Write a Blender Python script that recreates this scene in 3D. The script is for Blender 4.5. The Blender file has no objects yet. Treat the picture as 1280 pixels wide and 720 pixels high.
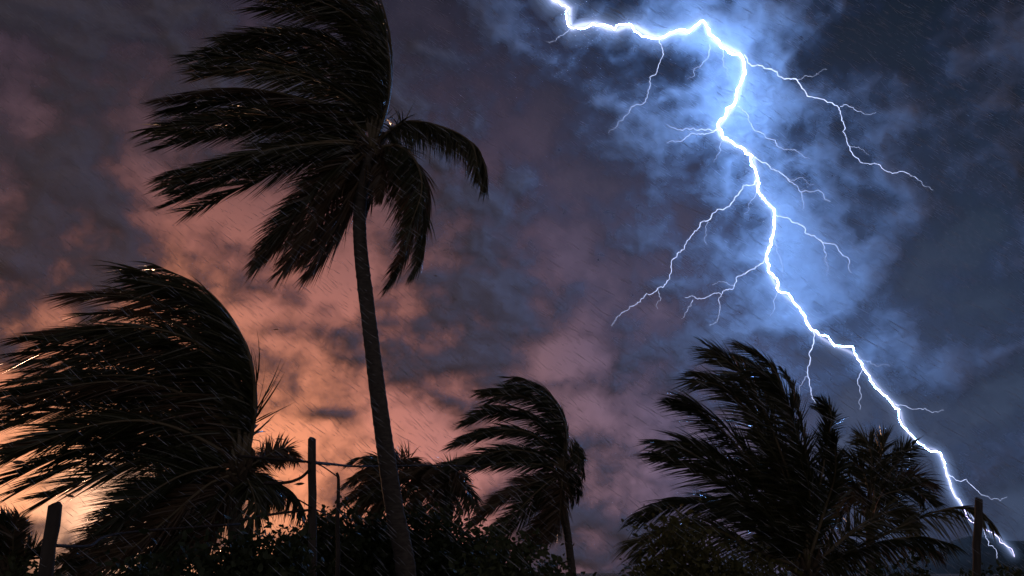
import bpy, math, random
from mathutils import Vector, Matrix, noise as mnoise

random.seed(11)
sc = bpy.context.scene
col = sc.collection

# ------------------------------------------------------------------ camera
FPX = 1067.0                       # focal length in pixels of the 1280 px wide photograph
HORIZON = 716.0
PITCH = math.atan((HORIZON - 360.0) / FPX)
CAM = Vector((0.0, 0.0, 1.6))
cam_d = bpy.data.cameras.new('camera')
cam_d.sensor_width = 36.0
cam_d.lens = FPX / 1280.0 * 36.0
cam_d.clip_start = 0.05
cam_d.clip_end = 9000.0
cam = bpy.data.objects.new('camera', cam_d)
cam.location = CAM
cam.rotation_euler = (math.pi / 2 + PITCH, 0, 0)
col.objects.link(cam)
sc.camera = cam
_fw = Vector((0, math.cos(PITCH), math.sin(PITCH)))
_up = Vector((0, -math.sin(PITCH), math.cos(PITCH)))


def ray(px, py):
    return Vector((1, 0, 0)) * ((px - 640.0) / FPX) + _up * ((360.0 - py) / FPX) + _fw


def at(px, py, Y):
    """point of the place seen at (px, py), Y metres ahead"""
    d = ray(px, py)
    return CAM + d * (Y / d.y)


def far(px, py, dist):
    return CAM + ray(px, py).normalized() * dist


# ------------------------------------------------------------------ render, exposure
sc.view_settings.view_transform = 'Standard'
sc.view_settings.look = 'None'
sc.view_settings.gamma = 1.0
sc.view_settings.exposure = 0.3
sc.view_settings.use_curve_mapping = False
sc.render.engine = 'CYCLES'
sc.cycles.use_denoising = True
sc.cycles.denoiser = 'OPENIMAGEDENOISE'
sc.cycles.max_bounces = 6
sc.cycles.diffuse_bounces = 1
sc.cycles.glossy_bounces = 2
sc.cycles.transmission_bounces = 3
sc.cycles.transparent_max_bounces = 16
sc.cycles.sample_clamp_indirect = 4.0


# ------------------------------------------------------------------ node helper
class NT:
    def __init__(self, nt):
        self.nt = nt
        nt.nodes.clear()

    def n(self, kind, **kw):
        nd = self.nt.nodes.new(kind)
        for k, v in kw.items():
            setattr(nd, k, v)
        return nd

    def l(self, a, b):
        self.nt.links.new(a, b)

    def setin(self, sock, v):
        if hasattr(v, 'is_output'):
            self.l(v, sock)
        else:
            sock.default_value = v

    def math(self, op, a, b=None, c=None, clamp=False):
        nd = self.n('ShaderNodeMath', operation=op, use_clamp=clamp)
        self.setin(nd.inputs[0], a)
        if b is not None:
            self.setin(nd.inputs[1], b)
        if c is not None:
            self.setin(nd.inputs[2], c)
        return nd.outputs[0]

    def vmath(self, op, a, b=None):
        nd = self.n('ShaderNodeVectorMath', operation=op)
        self.setin(nd.inputs[0], a)
        if b is not None:
            self.setin(nd.inputs[1], b)
        return nd.outputs['Value'] if op == 'DOT_PRODUCT' else nd.outputs[0]

    def noise(self, vec, scale, detail=6.0, rough=0.55, dist=0.0, color=False):
        nd = self.n('ShaderNodeTexNoise')
        self.l(vec, nd.inputs['Vector'])
        nd.inputs['Scale'].default_value = scale
        nd.inputs['Detail'].default_value = detail
        nd.inputs['Roughness'].default_value = rough
        nd.inputs['Distortion'].default_value = dist
        return nd.outputs['Color'] if color else nd.outputs['Fac']

    def smooth(self, v, a, b, lo=0.0, hi=1.0):
        nd = self.n('ShaderNodeMapRange', interpolation_type='SMOOTHSTEP')
        self.setin(nd.inputs['Value'], v)
        nd.inputs['From Min'].default_value = a
        nd.inputs['From Max'].default_value = b
        nd.inputs['To Min'].default_value = lo
        nd.inputs['To Max'].default_value = hi
        return nd.outputs['Result']

    def ramp(self, v, stops):
        nd = self.n('ShaderNodeValToRGB')
        el = nd.color_ramp.elements
        while len(el) < len(stops):
            el.new(0.5)
        for e, (p, c) in zip(el, stops):
            e.position = p
            e.color = (c[0], c[1], c[2], 1)
        self.setin(nd.inputs['Fac'], v)
        return nd.outputs['Color']

    def mix(self, f, a, b, blend='MIX'):
        nd = self.n('ShaderNodeMix', data_type='RGBA', blend_type=blend)
        self.setin(nd.inputs[0], f)
        self.setin(nd.inputs[6], a if hasattr(a, 'is_output') else (*a, 1))
        self.setin(nd.inputs[7], b if hasattr(b, 'is_output') else (*b, 1))
        return nd.outputs[2]


# ------------------------------------------------------------------ sun and sky
SUN_DIR = ray(150, 700).normalized()              # the low sun behind the left palm
SUN_EL = math.asin(SUN_DIR.z)
SUN_AZ = math.atan2(SUN_DIR.x, SUN_DIR.y)

sun_d = bpy.data.lights.new('sun', 'SUN')
sun_d.energy = 1.0
sun_d.angle = math.radians(3.0)
sun_d.color = (1.0, 0.55, 0.32)
sun = bpy.data.objects.new('sun', sun_d)
sun.rotation_euler = SUN_DIR.to_track_quat('Z', 'Y').to_euler()
col.objects.link(sun)

world = bpy.data.worlds.new('World')
sc.world = world
world.use_nodes = True
w = NT(world.node_tree)
wout = w.n('ShaderNodeOutputWorld')
sky = w.n('ShaderNodeTexSky', sky_type='NISHITA')
sky.sun_disc = False
sky.sun_elevation = max(SUN_EL, math.radians(0.6))
sky.sun_rotation = SUN_AZ
sky.dust_density = 4.0
bg0 = w.n('ShaderNodeBackground')
bg0.inputs['Strength'].default_value = 0.003
w.l(sky.outputs['Color'], bg0.inputs['Color'])
wd = w.n('ShaderNodeTexCoord').outputs['Generated']
# high dusk overcast: afterglow falling off from the low sun; fill added behind the camera
warp = w.vmath('SUBTRACT', w.noise(wd, 3.2, 6, 0.6, color=True), (0.5, 0.5, 0.5))
warp = w.vmath('MULTIPLY', warp, (0.16, 0.16, 0.34))
wdir = w.vmath('NORMALIZE', w.vmath('ADD', wd, warp))
glow = w.vmath('DOT_PRODUCT', wdir, tuple(SUN_DIR))
wcol = w.ramp(glow, [
    (0.00, (0.230, 0.205, 0.235)),  # sky behind the camera brightened as added fill for the dark palms
    (0.25, (0.140, 0.130, 0.170)),
    (0.45, (0.022, 0.042, 0.080)),
    (0.70, (0.055, 0.072, 0.135)),
    (0.83, (0.145, 0.108, 0.180)),
    (0.895, (0.255, 0.135, 0.160)),
    (0.945, (0.520, 0.195, 0.160)),
    (0.977, (0.900, 0.315, 0.165)),
    (0.996, (1.050, 0.430, 0.215)),
    (0.9985, (1.120, 0.500, 0.270)),
    (1.00, (1.300, 0.680, 0.420)),
])
wz = w.n('ShaderNodeSeparateXYZ')
w.l(wd, wz.inputs[0])
zen = w.n('ShaderNodeValToRGB')
for p_, v_ in ((0.30, 0.66), (0.42, 0.43), (0.55, 0.25)):
    zen.color_ramp.elements.new(p_).color = (v_, v_, v_, 1)
zen.color_ramp.elements[0].position = 0.06
zen.color_ramp.elements[0].color = (1, 1, 1, 1)
zen.color_ramp.elements[-1].position = 0.75
zen.color_ramp.elements[-1].color = (0.12, 0.12, 0.12, 1)
w.l(wz.outputs['Z'], zen.inputs['Fac'])
wcol = w.mix(1.0, wcol, zen.outputs['Color'], 'MULTIPLY')
bg1 = w.n('ShaderNodeBackground')
bg1.inputs['Strength'].default_value = 1.0
w.l(wcol, bg1.inputs['Color'])
wadd = w.n('ShaderNodeAddShader')
w.l(bg0.outputs[0], wadd.inputs[0])
w.l(bg1.outputs[0], wadd.inputs[1])
w.l(wadd.outputs[0], wout.inputs['Surface'])


# ------------------------------------------------------------------ mesh helpers
class MB:
    def __init__(self):
        self.v = []
        self.f = []

    def tube(self, pts, rads, seg=8, cap=True):
        base = len(self.v)
        n = len(pts)
        ref = Vector((0.31, 0.92, 0.23))
        for i, p in enumerate(pts):
            t = (pts[min(i + 1, n - 1)] - pts[max(i - 1, 0)])
            t = t.normalized() if t.length > 1e-9 else Vector((0, 0, 1))
            a = t.cross(ref)
            if a.length < 0.05:
                a = t.cross(Vector((1, 0, 0)))
            a.normalize()
            b = t.cross(a)
            for k in range(seg):
                an = 2 * math.pi * k / seg
                self.v.append(p + (a * math.cos(an) + b * math.sin(an)) * rads[i])
        for i in range(n - 1):
            for k in range(seg):
                k2 = (k + 1) % seg
                self.f.append((base + i * seg + k, base + i * seg + k2, base + (i + 1) * seg + k2, base + (i + 1) * seg + k))
        if cap:
            self.f.append(tuple(base + k for k in range(seg))[::-1])
            self.f.append(tuple(base + (n - 1) * seg + k for k in range(seg)))

    def build(self, name, mat, parent=None, origin=None, smooth=True):
        me = bpy.data.meshes.new(name)
        o3 = origin or Vector((0, 0, 0))
        me.from_pydata([tuple(p - o3) for p in self.v], [], self.f)
        if smooth:
            me.polygons.foreach_set('use_smooth', [True] * len(me.polygons))
        me.materials.append(mat)
        me.update()
        o = bpy.data.objects.new(name, me)
        col.objects.link(o)
        if parent is not None:
            o.parent = parent          # parents sit unrotated, so local = world - origin
        else:
            o.location = o3
        return o


def empty(name, loc):
    o = bpy.data.objects.new(name, None)
    o.location = loc
    o.empty_display_size = 0.2
    col.objects.link(o)
    return o


def tag(o, label=None, cat=None, group=None, kind=None):
    if label:
        o['label'] = label
    if cat:
        o['category'] = cat
    if group:
        o['group'] = group
    if kind:
        o['kind'] = kind
    return o


def spline(pts, n):
    """Catmull-Rom through pts, n samples"""
    P = [pts[0] * 2 - pts[1]] + list(pts) + [pts[-1] * 2 - pts[-2]]
    out = []
    m = len(pts) - 1
    for i in range(n):
        u = i / (n - 1) * m
        k = min(int(u), m - 1)
        t = u - k
        a, b, c, d = P[k], P[k + 1], P[k + 2], P[k + 3]
        out.append(0.5 * ((2 * b) + (c - a) * t + (2 * a - 5 * b + 4 * c - d) * t * t + (3 * b - a - 3 * c + d) * t ** 3))
    return out


# ------------------------------------------------------------------ materials
def material(name):
    m = bpy.data.materials.new(name)
    m.use_nodes = True
    return m, NT(m.node_tree)


def leaf_material(name, c0, c1, rough=0.42, trans=0.25, scale=9.0, coat=0.14, cw=0.6):
    m, t = material(name)
    out = t.n('ShaderNodeOutputMaterial')
    tc = t.n('ShaderNodeTexCoord')
    inf = t.n('ShaderNodeObjectInfo')
    fac = t.noise(tc.outputs['Object'], scale, 3)
    fac = t.math('ADD', t.math('MULTIPLY', fac, 0.8), t.math('MULTIPLY', inf.outputs['Random'], 0.5))
    fac = t.smooth(fac, 0.3, 0.95)
    c = t.mix(fac, c0, c1)
    p = t.n('ShaderNodeBsdfPrincipled')
    t.l(c, p.inputs['Base Color'])
    p.inputs['Roughness'].default_value = rough
    p.inputs['Coat Weight'].default_value = cw
    p.inputs['Coat Roughness'].default_value = coat
    tr = t.n('ShaderNodeBsdfTranslucent')
    t.l(c, tr.inputs['Color'])
    mx = t.n('ShaderNodeMixShader')
    mx.inputs[0].default_value = trans
    t.l(p.outputs[0], mx.inputs[1])
    t.l(tr.outputs[0], mx.inputs[2])
    t.l(mx.outputs[0], out.inputs['Surface'])
    return m


def rough_material(name, c0, c1, scale, rough=0.8, bump=0.4, stretch=(1, 1, 1)):
    m, t = material(name)
    out = t.n('ShaderNodeOutputMaterial')
    tc = t.n('ShaderNodeTexCoord')
    v = t.vmath('MULTIPLY', tc.outputs['Object'], stretch)
    f = t.noise(v, scale, 8, 0.65)
    p = t.n('ShaderNodeBsdfPrincipled')
    t.l(t.mix(t.smooth(f, 0.3, 0.7), c0, c1), p.inputs['Base Color'])
    p.inputs['Roughness'].default_value = rough
    b = t.n('ShaderNodeBump')
    b.inputs['Strength'].default_value = bump
    b.inputs['Distance'].default_value = 0.02
    t.l(f, b.inputs['Height'])
    t.l(b.outputs[0], p.inputs['Normal'])
    t.l(p.outputs[0], out.inputs['Surface'])
    return m


M_LEAF = leaf_material('palm_leaf', (0.040, 0.052, 0.020), (0.110, 0.105, 0.048), rough=0.30)
M_LEAF_DRY = leaf_material('palm_leaf_dry', (0.11, 0.065, 0.035), (0.19, 0.125, 0.065), rough=0.5)
M_RACHIS = rough_material('frond_midrib', (0.16, 0.13, 0.07), (0.24, 0.18, 0.10), 6, rough=0.45, bump=0.1)
M_TRUNK = rough_material('palm_bark', (0.060, 0.050, 0.042), (0.15, 0.125, 0.10), 7, stretch=(1, 1, 3))
M_FIBRE = rough_material('crown_fibre', (0.05, 0.035, 0.022), (0.14, 0.095, 0.055), 14)
M_SHRUB = leaf_material('shrub_leaf', (0.028, 0.045, 0.014), (0.085, 0.100, 0.032), rough=0.6, coat=0.45, cw=0.15)
M_SHRUB_OLIVE = leaf_material('shrub_leaf_olive', (0.060, 0.075, 0.020), (0.180, 0.160, 0.045), rough=0.6, coat=0.45, cw=0.15)
M_STEM = rough_material('stem', (0.05, 0.035, 0.022), (0.10, 0.075, 0.05), 20)
M_POST = rough_material('weathered_post', (0.035, 0.028, 0.024), (0.10, 0.080, 0.065), 9, stretch=(1, 1, 0.2))
M_WIRE = rough_material('old_wire', (0.035, 0.03, 0.027), (0.09, 0.06, 0.045), 30)
M_GROUND = rough_material('grassy_soil', (0.035, 0.045, 0.018), (0.085, 0.075, 0.045), 0.6, rough=0.95, bump=0.6)
M_HILL = rough_material('wooded_hill', (0.018, 0.022, 0.014), (0.040, 0.045, 0.030), 0.02, rough=0.95, bump=1.0)


# ------------------------------------------------------------------ cloud deck (the sky shell)
DOME_R = 2600.0


# where the deck is thick (+) or broken (-): px, py of the photograph, half sizes in px, amount
CLOUD_FORMS = [
    (240, 285, 85, 40, -0.15), (150, 130, 55, 75, -0.09), (40, 560, 130, 70, -0.12), (140, 650, 170, 60, -0.16), (340, 470, 95, 60, -0.05),
    (190, 205, 40, 40, -0.10), (60, 225, 120, 50, 0.11), (70, 385, 130, 55, -0.13), (400, 360, 70, 50, -0.05), (90, 40, 220, 65, 0.16), (8, 328, 22, 12, 0.28), (410, 518, 30, 9, 0.22), (345, 412, 22, 8, 0.12),
    (620, 320, 130, 80, 0.10), (700, 455, 58, 24, -0.17), (640, 85, 80, 45, -0.12), (560, 140, 70, 50, -0.06), (770, 600, 140, 90, -0.05), (560, 530, 90, 60, -0.02),
    (890, 38, 95, 26, 0.16), (960, 100, 95, 55, 0.08), (1005, 345, 75, 70, 0.12), (1180, 440, 150, 42, 0.24), (900, 425, 90, 30, 0.10), (1240, 350, 40, 25, 0.10),
    (1215, 255, 140, 75, -0.12), (1180, 90, 130, 60, -0.10), (790, 230, 90, 80, -0.10), (870, 310, 60, 60, -0.05), (1240, 540, 90, 50, -0.08),
]
_forms = [(ray(x, y).normalized(), rx / FPX, ry / FPX, k) for x, y, rx, ry, k in CLOUD_FORMS]



def cloud_density(d):
    """thickness of the cloud deck in direction d"""
    q = Vector((d.x, d.y, d.z * 1.55)) + Vector((3.1, 7.7, 1.9))
    w1 = mnoise.noise_vector(q * 5.0)
    p = q + w1 * 0.035
    f = mnoise.fractal(p * 5.5, 0.82, 2.1, 6)
    bil = mnoise.turbulence(p * 9.0 + Vector((9, 2, 4)), 4, True)
    v = 0.475 + 0.25 * f + 0.22 * (0.62 - bil)
    v -= 0.12 * min(max(0.3 - d.y, 0.0), 1.0)  # deck thinned behind the camera to let more fill light onto the palms
    if d.y > 0.3:
        for fd, rx, ry, k in _forms:
            dx = (d.x - fd.x) / rx
            dz = (d.z - fd.z) / ry
            e = dx * dx + dz * dz
            if e < 7:
                v += k * math.exp(-e)
    return v, bil


def make_sky():
    azs = []
    a = -math.pi
    while a < math.pi - 1e-4:
        azs.append(a)
        a += math.radians(0.19) if abs(a) < math.radians(36) else math.radians(3.0)
    els = []
    e = -0.06
    while e < math.pi / 2 - 0.004:
        els.append(e)
        e += math.radians(0.22) if e < math.radians(41) else math.radians(3.0)
    NU = len(azs)
    bmv, bmf, den = [], [], []
    for el in els:
        ce, se = math.cos(el), math.sin(el)
        for az in azs:
            d = Vector((ce * math.sin(az), ce * math.cos(az), se))
            v, bil = cloud_density(d)
            den.append(v)
            bmv.append(d * (DOME_R + 40 - 95 * min(max(v - 0.3, 0), 0.6)))
    for j in range(len(els) - 1):
        for i in range(NU):
            i2 = (i + 1) % NU
            bmf.append((j * NU + i, (j + 1) * NU + i, (j + 1) * NU + i2, j * NU + i2))
    bmf.append(tuple((len(els) - 1) * NU + i for i in range(NU)))
    m, t = material('storm_cloud')
    out = t.n('ShaderNodeOutputMaterial')
    tc = t.n('ShaderNodeTexCoord')
    at_ = t.n('ShaderNodeAttribute', attribute_name='cloud_thickness')
    d0 = t.vmath('NORMALIZE', tc.outputs['Object'])
    fine = t.noise(d0, 38.0, 4, 0.62, 0.4)
    dens = t.math('ADD', at_.outputs['Fac'], t.math('MULTIPLY', t.math('SUBTRACT', fine, 0.5), 0.30))
    alpha = t.smooth(dens, 0.30, 0.64, 0.05, 0.97)
    alb = t.mix(t.smooth(dens, 0.36, 0.70), (0.05, 0.06, 0.08), (0.36, 0.355, 0.37))
    df = t.n('ShaderNodeBsdfDiffuse')
    t.l(alb, df.inputs['Color'])
    tl = t.n('ShaderNodeBsdfTranslucent')
    t.l(alb, tl.inputs['Color'])
    ms = t.n('ShaderNodeMixShader')
    ms.inputs[0].default_value = 0.08
    t.l(df.outputs[0], ms.inputs[1])
    t.l(tl.outputs[0], ms.inputs[2])
    tp = t.n('ShaderNodeBsdfTransparent')
    mx = t.n('ShaderNodeMixShader')
    t.l(alpha, mx.inputs[0])
    t.l(tp.outputs[0], mx.inputs[1])
    t.l(ms.outputs[0], mx.inputs[2])
    t.l(mx.outputs[0], out.inputs['Surface'])
    mb = MB()
    mb.v, mb.f = bmv, bmf
    o = mb.build('sky', m)
    at_ = o.data.attributes.new('cloud_thickness', 'FLOAT', 'POINT')
    at_.data.foreach_set('value', den)
    tag(o, 'broken dark storm clouds lit by lightning and dusk glow', None, None, 'structure')


make_sky()


# ------------------------------------------------------------------ ground and hills
def make_ground():
    mb = MB()
    rings = [0.5, 2, 4, 7, 11, 16, 23, 32, 45, 65, 95, 140, 210, 320, 500, 800, 1300, 2000, 3200]
    NU = 48
    mb.v.append(Vector((0, 0, 0)))
    for r in rings:
        for i in range(NU):
            a = 2 * math.pi * i / NU
            x, y = r * math.cos(a), r * math.sin(a)
            z = 0.10 * mnoise.noise(Vector((x * 0.2, y * 0.2, 0))) if 2 < r < 300 else 0
            mb.v.append(Vector((x, y, z)))
    for i in range(NU):
        mb.f.append((0, 1 + i, 1 + (i + 1) % NU))
    for j in range(len(rings) - 1):
        for i in range(NU):
            i2 = (i + 1) % NU
            mb.f.append((1 + j * NU + i, 1 + (j + 1) * NU + i, 1 + (j + 1) * NU + i2, 1 + j * NU + i2))
    tag(mb.build('ground', M_GROUND), 'dark grassy ground reaching to the horizon', None, None, 'structure')


make_ground()


def make_hills(name, px0, px1, Y, crest, depth, label):
    mb = MB()
    NX, NY = 90, 24
    for j in range(NY + 1):
        for i in range(NX + 1):
            u, q = i / NX, j / NY
            px = px0 + (px1 - px0) * u
            yy = Y + depth * (q - 0.5)
            x = (px - 640) / FPX * yy * math.cos(PITCH) * 1.05
            h = crest(px) * math.sin(math.pi * q) ** 0.8
            h *= 1 + 0.16 * mnoise.fractal(Vector((x * 0.006, yy * 0.006, 3)), 1, 2, 5)
            h += 2.5 * mnoise.noise(Vector((x * 0.06, yy * 0.06, 7))) * math.sin(math.pi * q)
            mb.v.append(Vector((x, yy, max(h, 0) - 0.5)))
    for j in range(NY):
        for i in range(NX):
            a = j * (NX + 1) + i
            mb.f.append((a, a + 1, a + NX + 2, a + NX + 1))
    tag(mb.build(name, M_HILL), label, None, None, 'structure')


def bump_at(px, c, wdt):
    return math.exp(-((px - c) / wdt) ** 2)


make_hills('hill', 960, 1700, 1800, lambda p: 44 * bump_at(p, 1195, 60) + 46 * bump_at(p, 1320, 70) + 26 * bump_at(p, 1260, 200) + 30 * bump_at(p, 1500, 120),
           500, 'low wooded hills on the horizon below the lightning')


# ------------------------------------------------------------------ lightning
def make_lightning():
    m, t = material('lightning_plasma')
    out = t.n('ShaderNodeOutputMaterial')
    e = t.n('ShaderNodeEmission')
    e.inputs['Color'].default_value = (0.19, 0.42, 1.0, 1)
    e.inputs['Strength'].default_value = 180.0
    t.l(e.outputs[0], out.inputs['Surface'])
    ml, tl_ = material('lightning_plasma_low')
    outl = tl_.n('ShaderNodeOutputMaterial')
    el_ = tl_.n('ShaderNodeEmission')
    el_.inputs['Color'].default_value = (0.60, 0.52, 1.0, 1)
    el_.inputs['Strength'].default_value = 5.0
    tl_.l(el_.outputs[0], outl.inputs['Surface'])
    m2, t2 = material('lightning_plasma_branch')
    out2 = t2.n('ShaderNodeOutputMaterial')
    e2 = t2.n('ShaderNodeEmission')
    e2.inputs['Color'].default_value = (0.55, 0.64, 1.0, 1)
    e2.inputs['Strength'].default_value = 1.6
    t2.l(e2.outputs[0], out2.inputs['Surface'])
    m2.cycles.emission_sampling = 'NONE'
    # halo of the bolt's light, imitated by added glowing volume tubes
    def halo_glow(name, c, st):
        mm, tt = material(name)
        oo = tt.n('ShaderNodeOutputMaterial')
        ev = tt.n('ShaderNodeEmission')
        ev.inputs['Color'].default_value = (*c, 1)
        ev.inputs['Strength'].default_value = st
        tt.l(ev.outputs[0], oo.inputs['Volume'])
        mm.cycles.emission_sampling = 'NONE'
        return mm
    mcs = [(halo_glow('halo_glow_%d' % i, c, st), wa, wb) for i, (c, st, wa, wb) in enumerate((
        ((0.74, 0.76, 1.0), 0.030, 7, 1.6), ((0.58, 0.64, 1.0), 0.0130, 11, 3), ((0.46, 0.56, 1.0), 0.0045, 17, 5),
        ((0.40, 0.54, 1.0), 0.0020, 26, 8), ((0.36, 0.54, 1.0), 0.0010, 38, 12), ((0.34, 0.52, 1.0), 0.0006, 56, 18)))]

    main = [(684, -14), (692, 0), (711, 10), (713, 34), (741, 29), (768, 37), (790, 32), (822, 48), (843, 40), (861, 40), (879, 26),
            (887, 43), (900, 55), (924, 67), (930, 85), (926, 106), (918, 130), (906, 148), (898, 160), (904, 173), (924, 183),
            (940, 195), (945, 215), (947, 236), (957, 252), (968, 266), (966, 295), (958, 320), (962, 341), (977, 366), (1000, 385),
            (1014, 412), (1043, 432), (1070, 444), (1087, 470), (1108, 495), (1124, 511), (1131, 535), (1152, 556), (1173, 565),
            (1182, 586), (1190, 612), (1205, 636), (1229, 660), (1246, 670), (1259, 683), (1268, 696)]

    def dist_for(px, py):
        # the channel leaves the cloud base at the top and comes nearer as it drops
        keys = [(-40, 2455), (30, 2455), (90, 2460), (160, 2460), (260, 2455), (330, 2450), (400, 2440), (480, 2410), (540, 2300), (600, 2000), (640, 1780), (700, 1560)]
        for (a, da), (b, db) in zip(keys, keys[1:]):
            if py <= b:
                return da + (db - da) * max(0, (py - a)) / (b - a)
        return 1560

    def zigzag(path, sub, amp, rng):
        P = [(x, y, 0.0) for x, y in path]
        for s in range(sub):
            Q = [P[0]]
            for a, b in zip(P, P[1:]):
                L = math.hypot(b[0] - a[0], b[1] - a[1])
                k = L * amp
                Q.append(((a[0] + b[0]) / 2 + rng.uniform(-k, k), (a[1] + b[1]) / 2 + rng.uniform(-k, k), (a[2] + b[2]) / 2 + rng.uniform(-k, k)))
                Q.append(b)
            P = Q
        return P

    rng = random.Random(5)
    root = empty('lightning_bolt', far(1268, 696, 1560))
    tag(root, 'branched white lightning bolt striking down through the blue clouds', 'lightning')
    o3 = root.location.copy()

    def channel(path, w0, w1, mat, name, sub=2, amp=0.16, taper=1.0):
        P = zigzag(path, sub, amp, rng)
        n = len(P)
        pts, rad = [], []
        for i, (x, y, dz) in enumerate(P):
            dd = dist_for(x, y)
            pts.append(far(x, y, dd + dz * 2))
            u = i / (n - 1)
            wpx = w0 + (w1 - w0) * u ** taper
            rad.append(max(0.12, 0.5 * wpx * rng.uniform(0.65, 1.35) / FPX * dd))
        mb = MB()
        mb.tube(pts, rad, 6)
        return mb.build(name, mat, root, o3)

    k = main.index((900, 55))
    k2 = main.index((1014, 412))
    k3 = main.index((1182, 586))
    P = [(main[:k + 1], 0.6, 1.9), (main[k:k2 + 1], 2.1, 1.3), (main[k2:k3 + 1], 1.2, 0.5), (main[k3:], 0.9, 0.2)]
    for path, a, b in P:
        channel(path, a, b, ml if path[-1] == main[-1] else m, 'channel', 3, 0.19)
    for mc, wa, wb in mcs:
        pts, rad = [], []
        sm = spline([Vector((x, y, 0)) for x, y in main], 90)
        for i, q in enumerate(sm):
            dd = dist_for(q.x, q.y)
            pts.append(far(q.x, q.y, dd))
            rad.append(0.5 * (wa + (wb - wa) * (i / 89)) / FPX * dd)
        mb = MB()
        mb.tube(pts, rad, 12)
        mb.build('halo_glow', mc, root, o3)
    br = [
        ([(930, 68), (961, 86), (989, 99), (1009, 120), (1046, 132), (1054, 152), (1062, 183), (1090, 205), (1115, 217), (1147, 224)], 2.6, 1.0),
        ([(1050, 133), (1066, 134), (1095, 140)], 0.9, 0.4),
        ([(989, 99), (1009, 95), (1034, 87)], 0.6, 0.3),
        ([(824, 49), (827, 73), (812, 97), (809, 122), (782, 144), (760, 166)], 1.5, 0.4),
        ([(887, 55), (885, 73), (869, 85), (859, 99)], 1.3, 0.4),
        ([(897, 57), (904, 81), (910, 97)], 1.3, 0.5),
        ([(898, 160), (875, 162), (859, 160), (833, 155)], 1.7, 0.5),
        ([(896, 161), (875, 168), (851, 177), (833, 179)], 1.6, 0.5),
        ([(922, 133), (940, 158), (969, 175), (993, 187), (1013, 199)], 1.5, 0.4),
        ([(943, 196), (969, 213), (985, 223), (1001, 240), (1038, 252)], 2.0, 0.6),
        ([(1001, 240), (1003, 250), (1003, 262)], 0.8, 0.3),
        ([(945, 225), (918, 249), (889, 272), (868, 289), (856, 310), (839, 341), (822, 360), (797, 378), (777, 391), (764, 407)], 2.3, 0.6),
        ([(968, 268), (993, 278), (1014, 295), (1043, 305), (1060, 322), (1064, 341)], 1.9, 0.5),
        ([(1025, 299), (1033, 318), (1033, 345)], 1.1, 0.4),
        ([(958, 320), (939, 337), (918, 357), (902, 368), (872, 374), (856, 372)], 1.9, 0.7),
        ([(902, 368), (900, 387), (887, 407)], 1.1, 0.4),
        ([(866, 375), (860, 384), (852, 399)], 0.8, 0.3),
        ([(1014, 412), (1012, 445), (1010, 470), (1014, 491), (1020, 503)], 1.9, 1.2),
        ([(1080, 460), (1075, 487), (1075, 512)], 1.1, 0.4),
        ([(1118, 505), (1156, 510), (1180, 513)], 0.9, 0.3),
        ([(1185, 594), (1208, 599), (1225, 617), (1259, 621)], 1.2, 0.5),
        ([(1229, 660), (1236, 682), (1246, 698)], 1.0, 0.6),
        ([(1140, 545), (1139, 558), (1137, 578)], 1.1, 0.5),
        ([(713, 34), (700, 45), (683, 52)], 1.0, 0.3),
        ([(968, 300), (976, 325), (980, 345)], 0.7, 0.3),
        ([(975, 364), (968, 382), (962, 396)], 0.7, 0.3),
        ([(905, 172), (900, 190), (892, 203)], 0.8, 0.3),
        ([(889, 272), (882, 290), (884, 306)], 0.6, 0.2),
        ([(822, 360), (826, 374), (822, 386)], 0.6, 0.2),
        ([(918, 357), (905, 352), (890, 356)], 0.6, 0.2),
        ([(1062, 183), (1075, 186), (1086, 194)], 0.5, 0.2),
        ([(1070, 446), (1090, 455), (1112, 458)], 0.5, 0.2),
        ([(985, 223), (1002, 222), (1018, 230)], 0.6, 0.2),
        ([(1147, 224), (1156, 233), (1166, 238)], 0.5, 0.2),
        ([(947, 238), (938, 252), (930, 268)], 0.7, 0.2),
        ([(1010, 470), (1000, 482), (998, 494)], 0.6, 0.2),
    ]
    for path, a, b in br:
        channel(path, a * 0.44, b * 0.34, m2, 'branch', 4, 0.21)


make_lightning()


# ------------------------------------------------------------------ palms
WIND = Vector((-1.0, 0.06, -0.08)).normalized()
DOWN = Vector((0, 0, -1))


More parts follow.
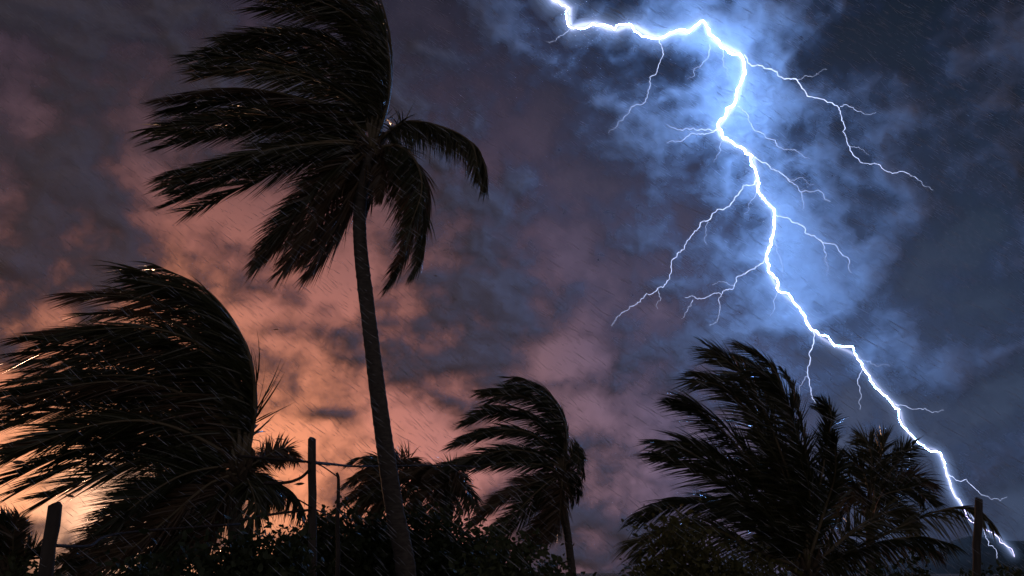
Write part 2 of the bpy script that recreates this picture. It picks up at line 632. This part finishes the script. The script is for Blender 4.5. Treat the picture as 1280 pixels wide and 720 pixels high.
def frond(root, o3, path, mat, leaf_len, n_leaf, wind, droop, rng, roll=None, spread=1.0, wleaf=0.042, hang=0.0):
    """path: midrib points in metres; a curved midrib with two combs of leaflets"""
    N = 26
    mid = spline(path, N)
    L = sum((b - a).length for a, b in zip(mid, mid[1:]))
    mb = MB()
    mb.tube(mid, [0.034 * (1 - i / (N - 1)) ** 0.8 * min(1, L / 3) + 0.005 for i in range(N)], 5)
    rib = mb.build('frond', M_RACHIS, root, o3)
    if roll is None:
        roll = rng.uniform(-0.9, 0.9)
    lv, lf = MB(), None
    clump = 0.0
    clump2 = 0.0
    for s in (-1, 1):
        t = 0.10 + rng.uniform(0, 0.02)
        k = 0
        gap = 0
        while t < 1.0:
            if k % rng.randint(5, 9) == 0:
                clump = rng.uniform(-0.30, 0.30)
                clump2 = rng.uniform(-0.25, 0.25)
            k += 1
            if gap > 0:
                gap -= 1
                t += 1.0 / n_leaf
                continue
            if rng.random() < 0.012:
                gap = rng.randint(2, 7)
            u = t * (N - 1)
            i = min(int(u), N - 2)
            p = mid[i].lerp(mid[i + 1], u - i)
            T = (mid[min(i + 2, N - 1)] - mid[max(i - 1, 0)]).normalized()
            # blade roughly broadside to the viewer, rolled per frond
            nrm = Vector((0, -1, 0))
            nrm = (nrm - T * nrm.dot(T))
            if nrm.length < 0.1:
                nrm = Vector((0, 0, 1)) - T * T.z
            nrm.normalize()
            B = T.cross(nrm).normalized()
            B = (Matrix.Rotation(roll, 3, T) @ B)
            Nn = B.cross(T)
            ang = (1.05 - 0.75 * t) * spread + clump + rng.uniform(-0.10, 0.10)
            d = T * math.cos(ang) + B * (s * math.sin(ang)) + Nn * (clump2 + rng.uniform(-0.18, 0.18))
            d = (d + WIND * wind * (1 + 0.5 * max(0.0, 0.55 - t)) * rng.uniform(0.75, 1.2) + DOWN * hang * rng.uniform(0.8, 1.2)).normalized()
            ll = leaf_len * (0.45 + 0.55 * min(1, t / 0.28)) * (1.0 if t < 0.55 else 1.0 - 0.42 * ((t - 0.55) / 0.45) ** 1.4) * rng.uniform(0.72, 1.12)
            if rng.random() < 0.04:
                ll *= 0.4
            wid = wleaf * rng.uniform(0.75, 1.15)
            face = d.cross(Vector((rng.uniform(-1, 1), rng.uniform(-1, 1), rng.uniform(-1, 1)))).normalized()
            face = (face + d.cross(nrm) * 0.9).normalized()
            base = len(lv.v)
            q = p.copy()
            dd = d.copy()
            S = 5
            prof = (0.45, 1.0, 0.92, 0.66, 0.34, 0.04)
            for j in range(S + 1):
                lv.v.append(q - face * (wid * 0.5 * prof[j]))
                lv.v.append(q + face * (wid * 0.5 * prof[j]))
                dd = (dd + DOWN * (droop * 0.14 * rng.uniform(0.6, 1.3)) + WIND * (wind * 0.10)).normalized()
                q = q + dd * (ll / S)
            for j in range(S):
                a = base + 2 * j
                lv.f.append((a, a + 1, a + 3, a + 2))
            t += rng.uniform(0.6, 1.4) / n_leaf
    lo = lv.build('leaflets', mat, rib, o3)
    lo['kind'] = 'stuff'
    return rib


def palm(label, base_px, crown, Y, trunk_px, tr, fronds, leaf_len, n_leaf, wind=0.75, droop=0.8, dup=1, seed=0, dry=0.12,
         jit=10, dyr=1.6, wleaf=0.042, group='wind-bent palm trees', extra=None):
    rng = random.Random(seed)
    foot = at(base_px[0], base_px[1], Y)
    foot.z = 0.0
    root = empty('palm_tree', foot)
    tag(root, label, 'palm tree', group)
    pts = [foot + Vector((0.02, 0, -0.15))] + [at(x, y, Y) for x, y in trunk_px]
    # trunk with ring scars
    L = sum((b - a).length for a, b in zip(pts, pts[1:]))
    n = max(24, int(L / 0.045))
    sp = spline(pts, n)
    mb = MB()
    rad = []
    ring = 0
    for i in range(n):
        u = i / (n - 1)
        r = tr[0] + (tr[1] - tr[0]) * u
        if u < 0.10:
            r *= 1 + 0.5 * (1 - u / 0.10) ** 2
        if ring <= 0:
            ring = rng.randint(3, 6)
            lip = rng.uniform(1.015, 1.06)
            r *= lip
        else:
            r *= 0.97 + 0.008 * ring
        ring -= 1
        r *= 1 + 0.05 * mnoise.noise(Vector((i * 0.09, seed, 0))) + rng.uniform(-0.012, 0.012)
        rad.append(r)
    mb.tube(sp, rad, 14)
    mb.build('trunk', M_TRUNK, root, foot)
    c = at(crown[0], crown[1], Y)
    # ragged fibre collar below the fronds
    mb = MB()
    for k in range(26):
        a = rng.uniform(0, 2 * math.pi)
        r0 = tr[1] * 0.7
        p0 = c + Vector((math.cos(a) * r0, math.sin(a) * r0, rng.uniform(-0.45, 0.0)))
        p1 = p0 + Vector((math.cos(a) * 0.16, math.sin(a) * 0.16, rng.uniform(0.05, 0.35)))
        p2 = p1 + Vector((math.cos(a) * 0.10 - 0.08, math.sin(a) * 0.12, rng.uniform(-0.25, 0.15)))
        mb.tube(spline([p0, p1, p2], 6), [0.055, 0.05, 0.04, 0.03, 0.018, 0.006], 5)
    mb.build('crown_fibre', M_FIBRE, root, foot)
    for fi, spec in enumerate(fronds):
        opt = {}
        if isinstance(spec[-1], dict):
            opt = spec[-1]
            spec = spec[:-1]
        copies = opt.get('dup', dup)
        for cidx in range(copies + 1):
            j = 0 if cidx == 0 else jit
            dy = rng.uniform(-dyr, dyr)
            path = [c + Vector((rng.uniform(-.06, .06), rng.uniform(-.08, .08), rng.uniform(-.10, .05)))] if not opt.get('free') else []
            m = len(spec)
            ox, oy = rng.uniform(-j, j), rng.uniform(-j, j)
            for k, (x, y) in enumerate(spec):
                u = (k + 1) / m
                path.append(at(x + ox * u * 1.6, y + oy * u * 1.6, Y + dy * u ** 1.3))
            mat = M_LEAF_DRY if rng.random() < opt.get('dry', dry) else M_LEAF
            frond(root, foot, path, mat, leaf_len * opt.get('len', 1), n_leaf, opt.get('wind', wind), opt.get('droop', droop), rng,
                  opt.get('roll'), opt.get('spread', 1.0), wleaf, opt.get('hang', 0.0))
    return root


W = lambda **k: k
# tall palm
palm('tall palm tree with a long slim trunk bent by wind', (513, 790), (466, 184), 16.0,
     [(508, 720), (492, 630), (476, 520), (461, 400), (450, 300), (452, 240), (464, 192)], (0.19, 0.115),
     [
         [(486, 120), (483, 50), (455, -15), (400, -45)],
         [(482, 110), (470, 40), (425, 5), (360, -5)],
         [(474, 110), (445, 45), (390, 15), (320, 10)],
         [(468, 115), (430, 60), (360, 38), (285, 48)],
         [(458, 120), (405, 78), (335, 58), (262, 62)],
         [(450, 135), (395, 100), (320, 85), (250, 85)],
         [(440, 148), (375, 122), (300, 112), (225, 128)],
         [(436, 158), (365, 140), (285, 140), (208, 158)],
         [(432, 166), (360, 158), (280, 164), (205, 182)],
         [(425, 176), (355, 185), (285, 205), (215, 232)],
         [(425, 184), (360, 195), (295, 215), (225, 240), W(dup=2)],
         [(432, 198), (395, 232), (362, 272), (338, 306), W(wind=0.45, droop=1.0, dry=0.5)],
         [(440, 210), (408, 255), (380, 300), (358, 335), W(wind=0.45, droop=1.0, dry=0.5)],
         [(450, 225), (432, 265), (408, 300), (388, 318), W(wind=0.4, droop=1.1, dry=0.5)],
         [(505, 153), (550, 158), (588, 178), (598, 214), W(wind=0.22, droop=1.0, len=0.80, dup=2, hang=0.9)],
         [(502, 188), (528, 215), (538, 255), (526, 308), W(wind=0.45, droop=0.8, len=0.80, dry=0.4, hang=0.5)],
         [(494, 205), (516, 250), (514, 300), (496, 332), W(wind=0.45, droop=0.8, len=0.80, dry=0.4, hang=0.5)],
         [(470, 210), (466, 235), (458, 262), W(wind=0.4, droop=1.2, len=0.6, dry=0.7)],
     ], 1.02, 165, dup=2, seed=3, jit=15, droop=0.40, wleaf=0.030)

# left palm
palm('broad low palm tree at left with its crown swept sideways', (300, 800), (303, 588), 13.0,
     [(301, 720), (296, 670), (292, 630), (300, 598)], (0.15, 0.11),
     [
         [(319, 510), (305, 435), (262, 378), (195, 348)],
         [(312, 500), (288, 425), (232, 378), (150, 362)],
         [(305, 500), (265, 430), (195, 395), (105, 392)],
         [(295, 505), (240, 440), (155, 412), (60, 415)],
         [(288, 515), (220, 455), (130, 435), (35, 440)],
         [(278, 525), (205, 475), (115, 462), (15, 478)],
         [(270, 540), (195, 500), (105, 495), (5, 520)],
         [(262, 555), (185, 525), (100, 530), (5, 562)],
         [(258, 568), (180, 550), (100, 562), (20, 595), W(dup=2)],
         [(255, 575), (190, 572), (125, 592), (60, 622), W(dup=0)],
         [(260, 590), (215, 605), (170, 632), (135, 660), W(wind=0.5, dry=0.5)],
         [(262, 605), (222, 638), (182, 672), (152, 695), W(wind=0.5, dry=0.5)],
         [(272, 618), (240, 655), (210, 688), (190, 706), W(wind=0.4, dry=0.5)],
         [(285, 615), (268, 645), (255, 672), W(wind=0.4, dry=0.6, len=0.7)],
         [(322, 575), (342, 565), (352, 580), W(wind=0.1, droop=0.5, len=0.38, dup=1)],
         [(322, 592), (345, 602), (352, 622), W(wind=0.2, droop=1.0, len=0.55, dup=2, hang=0.6)],
         [(312, 605), (320, 635), (312, 660), W(wind=0.2, droop=1.3, len=0.5, dup=0)],
     ], 1.02, 165, dup=2, seed=8, jit=17, dyr=1.4, wleaf=0.026, droop=0.40)

# middle palm, farther
palm('small distant palm tree leaning beside the dark hedge in the middle', (722, 770), (704, 592), 28.0,
     [(716, 722), (709, 665), (702, 615), (704, 598)], (0.14, 0.10),
     [
         [(710, 545), (700, 508), (675, 486), (648, 482)],
         [(704, 540), (682, 508), (645, 494), (612, 500)],
         [(697, 548), (662, 520), (622, 515), (588, 528)],
         [(690, 558), (650, 538), (610, 540), (574, 552)],
         [(684, 572), (645, 562), (605, 568), (566, 580)],
         [(680, 582), (640, 578), (600, 582), (562, 588)],
         [(682, 598), (650, 610), (618, 632), (590, 655), W(wind=0.5, dry=0.5)],
         [(686, 604), (662, 628), (638, 656), (620, 676), W(wind=0.45, dry=0.5)],
         [(694, 612), (684, 640), (674, 664), (664, 682), W(wind=0.4, dry=0.5)],
         [(700, 618), (695, 648), (686, 672), W(wind=0.4, dry=0.6)],
         [(714, 572), (722, 566), (724, 585), W(wind=0.2, droop=1.2, len=0.55)],
         [(713, 592), (719, 608), (716, 630), W(wind=0.2, droop=1.2, len=0.5)],
     ], 0.95, 105, dup=2, seed=15, jit=7, dyr=1.4, wleaf=0.042, droop=0.45)

# right palm: young, low crown
palm('bushy low palm tree with upright fronds below the lightning', (1012, 790), (1008, 712), 17.0,
     [(1010, 735), (1008, 716)], (0.20, 0.16),
     [
         [(990, 610), (960, 525), (930, 470), (900, 445), W(wind=0.35)],
         [(982, 610), (945, 530), (905, 485), (862, 476), W(wind=0.45)],
         [(1000, 600), (985, 525), (962, 470), (925, 446), W(wind=0.4)],
         [(1004, 600), (992, 530), (972, 485), (948, 462), W(wind=0.4)],
         [(965, 620), (925, 555), (885, 515), (858, 500), W(wind=0.5)],
         [(958, 635), (912, 582), (866, 555), (822, 552), W(wind=0.55)],
         [(950, 650), (905, 605), (860, 580), (822, 568), W(wind=0.55)],
         [(950, 668), (900, 632), (850, 630), (802, 648), W(wind=0.5, droop=1.0)],
         [(945, 688), (890, 660), (840, 662), (788, 680), W(wind=0.5, droop=1.0)],
         [(1012, 610), (1005, 545), (992, 490), (978, 462), W(wind=0.12, len=0.45, spread=0.5, dup=0)],
         [(1022, 620), (1030, 565), (1036, 525), (1026, 508), W(wind=0.12, len=0.5, dup=1)],
         [(1030, 640), (1044, 590), (1042, 545), W(wind=0.15, len=0.55, dup=1)],
         [(1052, 694), (1110, 666), (1170, 640), (1215, 634), (1240, 652), W(wind=0.0, droop=1.0, len=0.80, dup=0, hang=0.7, roll=0.1)],
         [(1035, 690), (1070, 660), (1110, 640), (1140, 640), W(wind=0.15, droop=1.1, len=0.7)],
         [(1050, 700), (1095, 684), (1140, 680), (1175, 692), W(wind=0.05, droop=1.0, len=0.7, hang=0.5, dup=1)],
         [(990, 650), (965, 600), (945, 570), W(wind=0.4, len=0.9)],
         [(1000, 650), (985, 590), (965, 550), W(wind=0.4, len=0.9)],
         [(1015, 655), (1015, 605), (1005, 560), W(wind=0.3, len=0.8)],
         [(985, 680), (950, 640), (915, 625), W(wind=0.4, len=0.9)],
     ], 0.92, 125, wind=0.5, dup=1, seed=23, jit=10, dyr=1.6, dry=0.04, droop=0.5, wleaf=0.034)

palm('smaller palm tree with a spiky crown behind the bushy right palm', (1092, 790), (1086, 628), 22.0,
     [(1090, 725), (1088, 670), (1086, 636)], (0.13, 0.10),
     [
         [(1096, 592), (1103, 566), (1107, 546), W(wind=0.05)],
         [(1090, 588), (1087, 562), (1078, 550), W(wind=0.2)],
         [(1080, 592), (1066, 578), (1048, 582)],
         [(1068, 608), (1050, 604), (1036, 618)],
         [(1108, 596), (1124, 574), (1134, 562), W(wind=0.0)],
         [(1112, 604), (1138, 594), (1158, 602), W(wind=0.0)],
         [(1112, 616), (1140, 612), (1162, 626), W(wind=0.0)],
         [(1108, 628), (1132, 640), (1148, 658), W(wind=0.0)],
         [(1072, 622), (1056, 634), (1046, 654)],
     ], 0.74, 70, wind=0.3, droop=0.5, dup=1, seed=29, jit=7, dyr=0.9, dry=0.05, wleaf=0.036)

# distant palms between the posts and the tall trunk
for lab, cr, fr, sd in (
    ('faint far palm tree just left of the tall trunk', (492, 600),
     [[(485, 585), (470, 578), (458, 588)], [(480, 592), (460, 590), (445, 602)], [(482, 600), (460, 606), (436, 625)], [(484, 605), (468, 618), (450, 640)],
      [(494, 585), (505, 575), (518, 585)], [(488, 612), (480, 630), (472, 648)], [(496, 605), (510, 620), (515, 640)]], 41),
    ('faint far palm tree just right of the tall trunk', (556, 606),
     [[(550, 590), (535, 582), (518, 590)], [(545, 600), (525, 602), (508, 620)], [(560, 590), (572, 588), (584, 600)], [(562, 602), (578, 615), (586, 640)],
      [(550, 615), (535, 635), (528, 660)], [(560, 615), (566, 640), (560, 665)], [(553, 595), (545, 588), (532, 598)]], 47)):
    palm(lab, (cr[0] + 2, 760), cr, 36.0, [(cr[0] + 3, 720), (cr[0] + 2, 660), (cr[0], cr[1] + 6)], (0.16, 0.12), fr, 0.95, 60, wind=0.5, droop=0.9,
         dup=3, seed=sd, jit=13, dyr=1.5, dry=0.5, wleaf=0.06)

for lab, cr, Y, fr, sd in (
    ('small spiky palm tree in the bottom left corner', (16, 712), 15.0,
     [[(12, 690), (8, 668), (0, 652)], [(18, 690), (22, 668), (30, 655)], [(6, 700), (-10, 685), (-25, 680)], [(24, 700), (38, 688), (50, 690)], [(14, 685), (14, 664), (10, 648)]], 51),
    ('young palm tree peeking over the bottom edge at left', (112, 722), 18.0,
     [[(106, 706), (98, 696), (84, 694)], [(114, 704), (116, 694), (124, 690)], [(120, 708), (134, 698), (146, 704)], [(104, 712), (90, 708), (76, 712)]], 53)):
    palm(lab, (cr[0], 800), cr, Y, [(cr[0], 735), (cr[0], cr[1] + 4)], (0.10, 0.08), fr, 0.42, 46, wind=0.15, droop=0.5, dup=1, seed=sd, jit=6, dyr=0.6,
         group='small palms at the bottom left')


# ------------------------------------------------------------------ shrubs
def shrub(label, px, top_py, Y, half_w_px, n_leaf, leaf, mat, seed, twigs=14, group='shrubs along the fence', depth=None, low=0.1):
    rng = random.Random(seed)
    top = at(px, top_py, Y)
    c = Vector((top.x, Y, 0))
    H = top.z
    rx = half_w_px / FPX * Y
    ry = depth or rx * 0.8
    root = empty('shrub', c)
    tag(root, label, 'shrub', group)
    mb = MB()
    for k in range(twigs):
        a = rng.uniform(0, 2 * math.pi)
        rr = math.sqrt(rng.random()) * 0.85
        tip = c + Vector((math.cos(a) * rx * rr, math.sin(a) * ry * rr, H * math.sqrt(max(0.1, 1 - rr * rr)) * rng.uniform(0.85, 1.04)))
        b = c + Vector((math.cos(a) * rx * rr * 0.35, math.sin(a) * ry * rr * 0.35, -0.05))
        md = b.lerp(tip, 0.5) + Vector((rng.uniform(-.1, .1), rng.uniform(-.1, .1), 0.1))
        mb.tube(spline([b, md, tip], 8), [0.028, 0.025, 0.021, 0.018, 0.015, 0.011, 0.008, 0.004], 5)
    mb.build('stem', M_STEM, root, c)
    mb = MB()
    cl = []
    for k in range(max(20, n_leaf // 26)):
        a = rng.uniform(0, 2 * math.pi)
        z = rng.random() ** 0.7
        rr = math.sqrt(max(0.0, 1 - z * z)) * 0.9 + 0.1
        f = rng.uniform(0.72, 1.02) if rng.random() < 0.55 else rng.uniform(0.2, 0.8)
        p = Vector((math.cos(a) * rx * rr * f, math.sin(a) * ry * rr * f, max(low, H * z * f)))
        p *= 1 + 0.15 * mnoise.noise(p * 1.7 + Vector((seed, 0, 0)))
        cl.append((c + p, rng.uniform(0.10, 0.26) * max(0.7, H / 1.9)))
    per = max(1, n_leaf // len(cl))
    for p, r in cl:
        for k in range(per):
            q = p + Vector((rng.gauss(0, 1), rng.gauss(0, 1), rng.gauss(0, 0.8))) * r * 0.6
            d = Vector((rng.gauss(-0.3, 0.8), rng.gauss(0, 0.8), rng.gauss(0.25, 0.7))).normalized()
            s = d.cross(Vector((rng.gauss(0, 1), rng.gauss(0, 1), rng.gauss(0, 1)))).normalized()
            nn = d.cross(s)
            l = leaf * rng.uniform(0.6, 1.7)
            ww = l * rng.uniform(0.2, 0.34)
            b = len(mb.v)
            mb.v += [q, q + d * l * .35 + s * ww + nn * ww * .3, q + d * l * .35 - s * ww + nn * ww * .3, q + d * l * .75 + s * ww * .7 + nn * ww * .2, q + d * l * .75 - s * ww * .7 + nn * ww * .2, q + d * l - nn * ww * .3]
            mb.f += [(b, b + 1, b + 2), (b + 1, b + 3, b + 4, b + 2), (b + 3, b + 5, b + 4)]
    fo = mb.build('foliage', mat, root, c)
    fo['kind'] = 'stuff'


SH = M_SHRUB
shrub('dark leafy shrub sloping down under the left palm', 258, 684, 7.6, 78, 11959, 0.058, SH, 1)
shrub('dark leafy shrub between left palm trunk and the tall post', 335, 660, 7.8, 74, 17000, 0.058, SH, 2)
shrub('tallest dark leafy shrub at the foot of the tall post', 418, 645, 17.6, 76, 26000, 0.105, SH, 3)
shrub('dark leafy shrub around the base of the tall trunk', 500, 644, 18.0, 76, 26000, 0.105, SH, 4)
shrub('dark leafy shrub just right of the tall trunk', 566, 656, 18.4, 74, 24000, 0.105, SH, 5)
shrub('low dark shrub at the right end of the hedge', 636, 684, 9.2, 70, 15000, 0.058, SH, 6)
shrub('lowest dark shrub beside the small distant palm trunk', 705, 702, 9.6, 52, 7359, 0.058, SH, 7)
shrub('small tufted shrub poking up left of the small distant palm', 682, 684, 19.0, 22, 2070, 0.09, SH, 8, twigs=9)
shrub('olive green shrub in front of the low right palm', 858, 656, 11.0, 80, 14259, 0.064, M_SHRUB_OLIVE, 9)
shrub('yellowish low shrub at the foot of the right palm', 950, 690, 10.5, 66, 9200, 0.064, M_SHRUB_OLIVE, 10)
shrub('low dark shrub under the drooping right frond', 1120, 704, 16.0, 74, 9660, 0.075, SH, 12)
shrub('low dark shrub at the foot of the right post', 1236, 707, 15.0, 70, 8740, 0.075, SH, 13)
shrub('low leafy shrub behind the leaning left post', 30, 704, 9.5, 50, 6899, 0.058, SH, 14)
shrub('low dark shrub at the bottom edge under the left palm', 165, 712, 9.0, 55, 5979, 0.058, SH, 15)


# ------------------------------------------------------------------ posts and wires
def post_mesh(top, foot, r, rng):
    mb = MB()
    n = 18
    P = []
    R = []
    for i in range(n):
        u = i / (n - 1)
        P.append(foot.lerp(top, u) + Vector((rng.uniform(-.006, .006), rng.uniform(-.006, .006), 0)))
        R.append(r * (1.08 - 0.12 * u) * rng.uniform(0.96, 1.04))
    R.append(r * 0.75)
    P.append(top + (top - foot).normalized() * r * 0.25)
    mb.tube(P, R, 10)
    return mb


def foot_of(px0, py0, px1, py1, Y):
    a, b = at(px0, py0, Y), at(px1, py1, Y)
    d = (b - a).normalized()
    k = (a.z + 0.25) / -d.z
    return a, a + d * k


rngp = random.Random(77)
top, ft = foot_of(68, 632, 57, 716, 6.0)
o = post_mesh(top, ft, 0.048, rngp).build('fence_post', M_POST, None, Vector((ft.x, ft.y, 0)))
tag(o, 'thick round wooden post leaning at the bottom left', 'post', 'weathered posts')
mb = MB()
a = at(66, 682, 6.0)
b = at(150, 670, 7.5)
mb.tube(spline([a, a.lerp(b, .5) + Vector((0, 0, -.04)), b + Vector((0, 0, .02)), at(300, 655, 8.8)], 20), [0.012] * 20, 5)
mb.build('wire', M_WIRE, o, Vector((ft.x, ft.y, 0)))

top, ft = foot_of(1224, 624, 1220, 716, 9.0)
o = post_mesh(top, ft, 0.040, rngp).build('fence_post', M_POST, None, Vector((ft.x, ft.y, 0)))
tag(o, 'thin dark post standing at the bottom right before the lightning', 'post', 'weathered posts')

# middle fence: two posts carrying wires
top, ft = foot_of(390.5, 549, 390, 700, 9.0)
fence = empty('wire_fence', Vector((ft.x, ft.y, 0)))
tag(fence, 'wire fence with a tall straight post and a crooked thin post', 'fence')
f3 = fence.location.copy()
post_mesh(top, ft, 0.043, rngp).build('post', M_POST, fence, f3)
mb = MB()
cp = [at(421, 591, 10.5), at(423, 598, 10.5), at(423, 620, 10.5), at(422, 660, 10.5), at(422, 720, 10.5)]
cp.append(Vector((cp[-1].x, cp[-1].y, -0.2)))
mb.tube(spline(cp, 24), [0.016 + 0.014 * (i / 23) for i in range(24)], 7)
mb.build('post', M_POST, fence, f3)


def wire(pts, r=0.010, barbs=0):
    mb = MB()
    sp = spline(pts, 40)
    mb.tube(sp, [r] * 40, 5)
    for k in range(barbs):
        p = sp[int((k + .5) / barbs * 39)]
        for s in (-1, 1):
            dv = Vector((rngp.uniform(-.3, .3), rngp.uniform(-.5, .5), s)).normalized() * 0.035
            mb.tube([p - dv * .3, p + dv], [0.004, 0.002], 4)
    mb.build('wire', M_WIRE, fence, f3)


wire([at(300, 570, 8.2), at(345, 574, 8.6), at(390, 578, 9.0), at(412, 581, 10.5)], 0.014, 7)
wire([at(390, 578, 9.0), at(412, 580, 11.5), at(450, 583, 15.5), at(520, 582, 18.5), at(560, 582, 20.5), at(600, 584, 22.5)], 0.019, 8)
wire([at(390, 584, 9.0), at(376, 597, 8.8), at(358, 603, 8.6), at(330, 604, 8.4)], 0.016, 4)
wire([at(350, 613, 8.6), at(372, 624, 8.8), at(391, 635, 9.0), at(412, 645, 10.4)], 0.008, 3)
wire([at(300, 650, 8.2), at(340, 643, 8.6), at(372, 639, 8.8), at(391, 637, 9.0)], 0.013, 5)
wire([at(390, 577, 9.0), at(405, 584, 9.8), at(422, 596, 10.5)], 0.008, 0)


# ------------------------------------------------------------------ leaves carried by the wind
leaf_mesh = None
for i, (x, y, Y, s, lab) in enumerate([
        (350, 549, 9, .09, 'tiny dark leaf in the air left of the tall post top'),
        (375, 605, 9, .10, 'tiny dark leaf in the air between the wires left of the tall post'),
        (345, 412, 12, .10, 'tiny dark leaf in the orange sky between left palm and tall trunk'),
        (24, 578, 8, .11, 'tiny dark leaf in the air near the left edge of the picture'),
        (88, 620, 8, .08, 'tiny dark leaf in the air above the leaning left post'),
        (545, 345, 11, .06, 'tiny dark leaf in the air right of the tall trunk')]):
    rg = random.Random(100 + i)
    if leaf_mesh is None:
        mb = MB()
        mb.v = [Vector(p) for p in ((-.5, 0, 0), (-.2, .17, .04), (-.2, -.17, .04), (.2, .15, .03), (.2, -.15, .03), (.5, 0, -.03), (-.75, .03, -.05))]
        mb.f = [(0, 2, 1), (1, 2, 4, 3), (3, 4, 5), (0, 1, 6)]
        o = mb.build('flying_leaf', M_LEAF_DRY)
        leaf_mesh = o.data
    else:
        o = bpy.data.objects.new('flying_leaf', leaf_mesh)
        col.objects.link(o)
    o.location = at(x, y, Y)
    o.scale = (s, s, s)
    o.rotation_euler = (rg.uniform(0.6, 1.4), rg.uniform(-.3, .3), rg.uniform(-.6, .6))
    tag(o, lab, 'leaf', 'leaves blown through the air')


# ------------------------------------------------------------------ rain
def make_rain():
    m, t = material('rain_water')
    out = t.n('ShaderNodeOutputMaterial')
    p = t.n('ShaderNodeBsdfPrincipled')
    p.inputs['Base Color'].default_value = (0.85, 0.88, 0.92, 1)
    p.inputs['Roughness'].default_value = 0.15
    tl = t.n('ShaderNodeBsdfTranslucent')
    tl.inputs['Color'].default_value = (0.85, 0.88, 0.92, 1)
    m1 = t.n('ShaderNodeMixShader')
    m1.inputs[0].default_value = 0.5
    t.l(p.outputs[0], m1.inputs[1])
    t.l(tl.outputs[0], m1.inputs[2])
    t.l(m1.outputs[0], out.inputs['Surface'])
    rng = random.Random(9)
    mb = MB()
    for i in range(22000):
        Y = 3.0 + 19 * rng.random() ** 0.7
        x = rng.uniform(-0.75, 0.75) * Y
        z = rng.uniform(0.05, 1.0) * (1.6 + Y * 0.85)
        d = Vector((1.0 + rng.gauss(0, .12), rng.gauss(0, .2), -0.80 + rng.gauss(0, .12))).normalized()
        l = rng.uniform(0.03, 0.18) * (0.5 + Y / 16)
        r = rng.uniform(0.0005, 0.0022) * (0.4 + Y / 12)
        p = Vector((x, Y, z))
        mb.tube([p, p + d * l * .7, p + d * l], [r * .2, r, r * .3], 3, cap=False)
    o = mb.build('rain', m)
    tag(o, 'fine slanting raindrops driven across the stormy sky', 'rain', None, 'stuff')


make_rain()
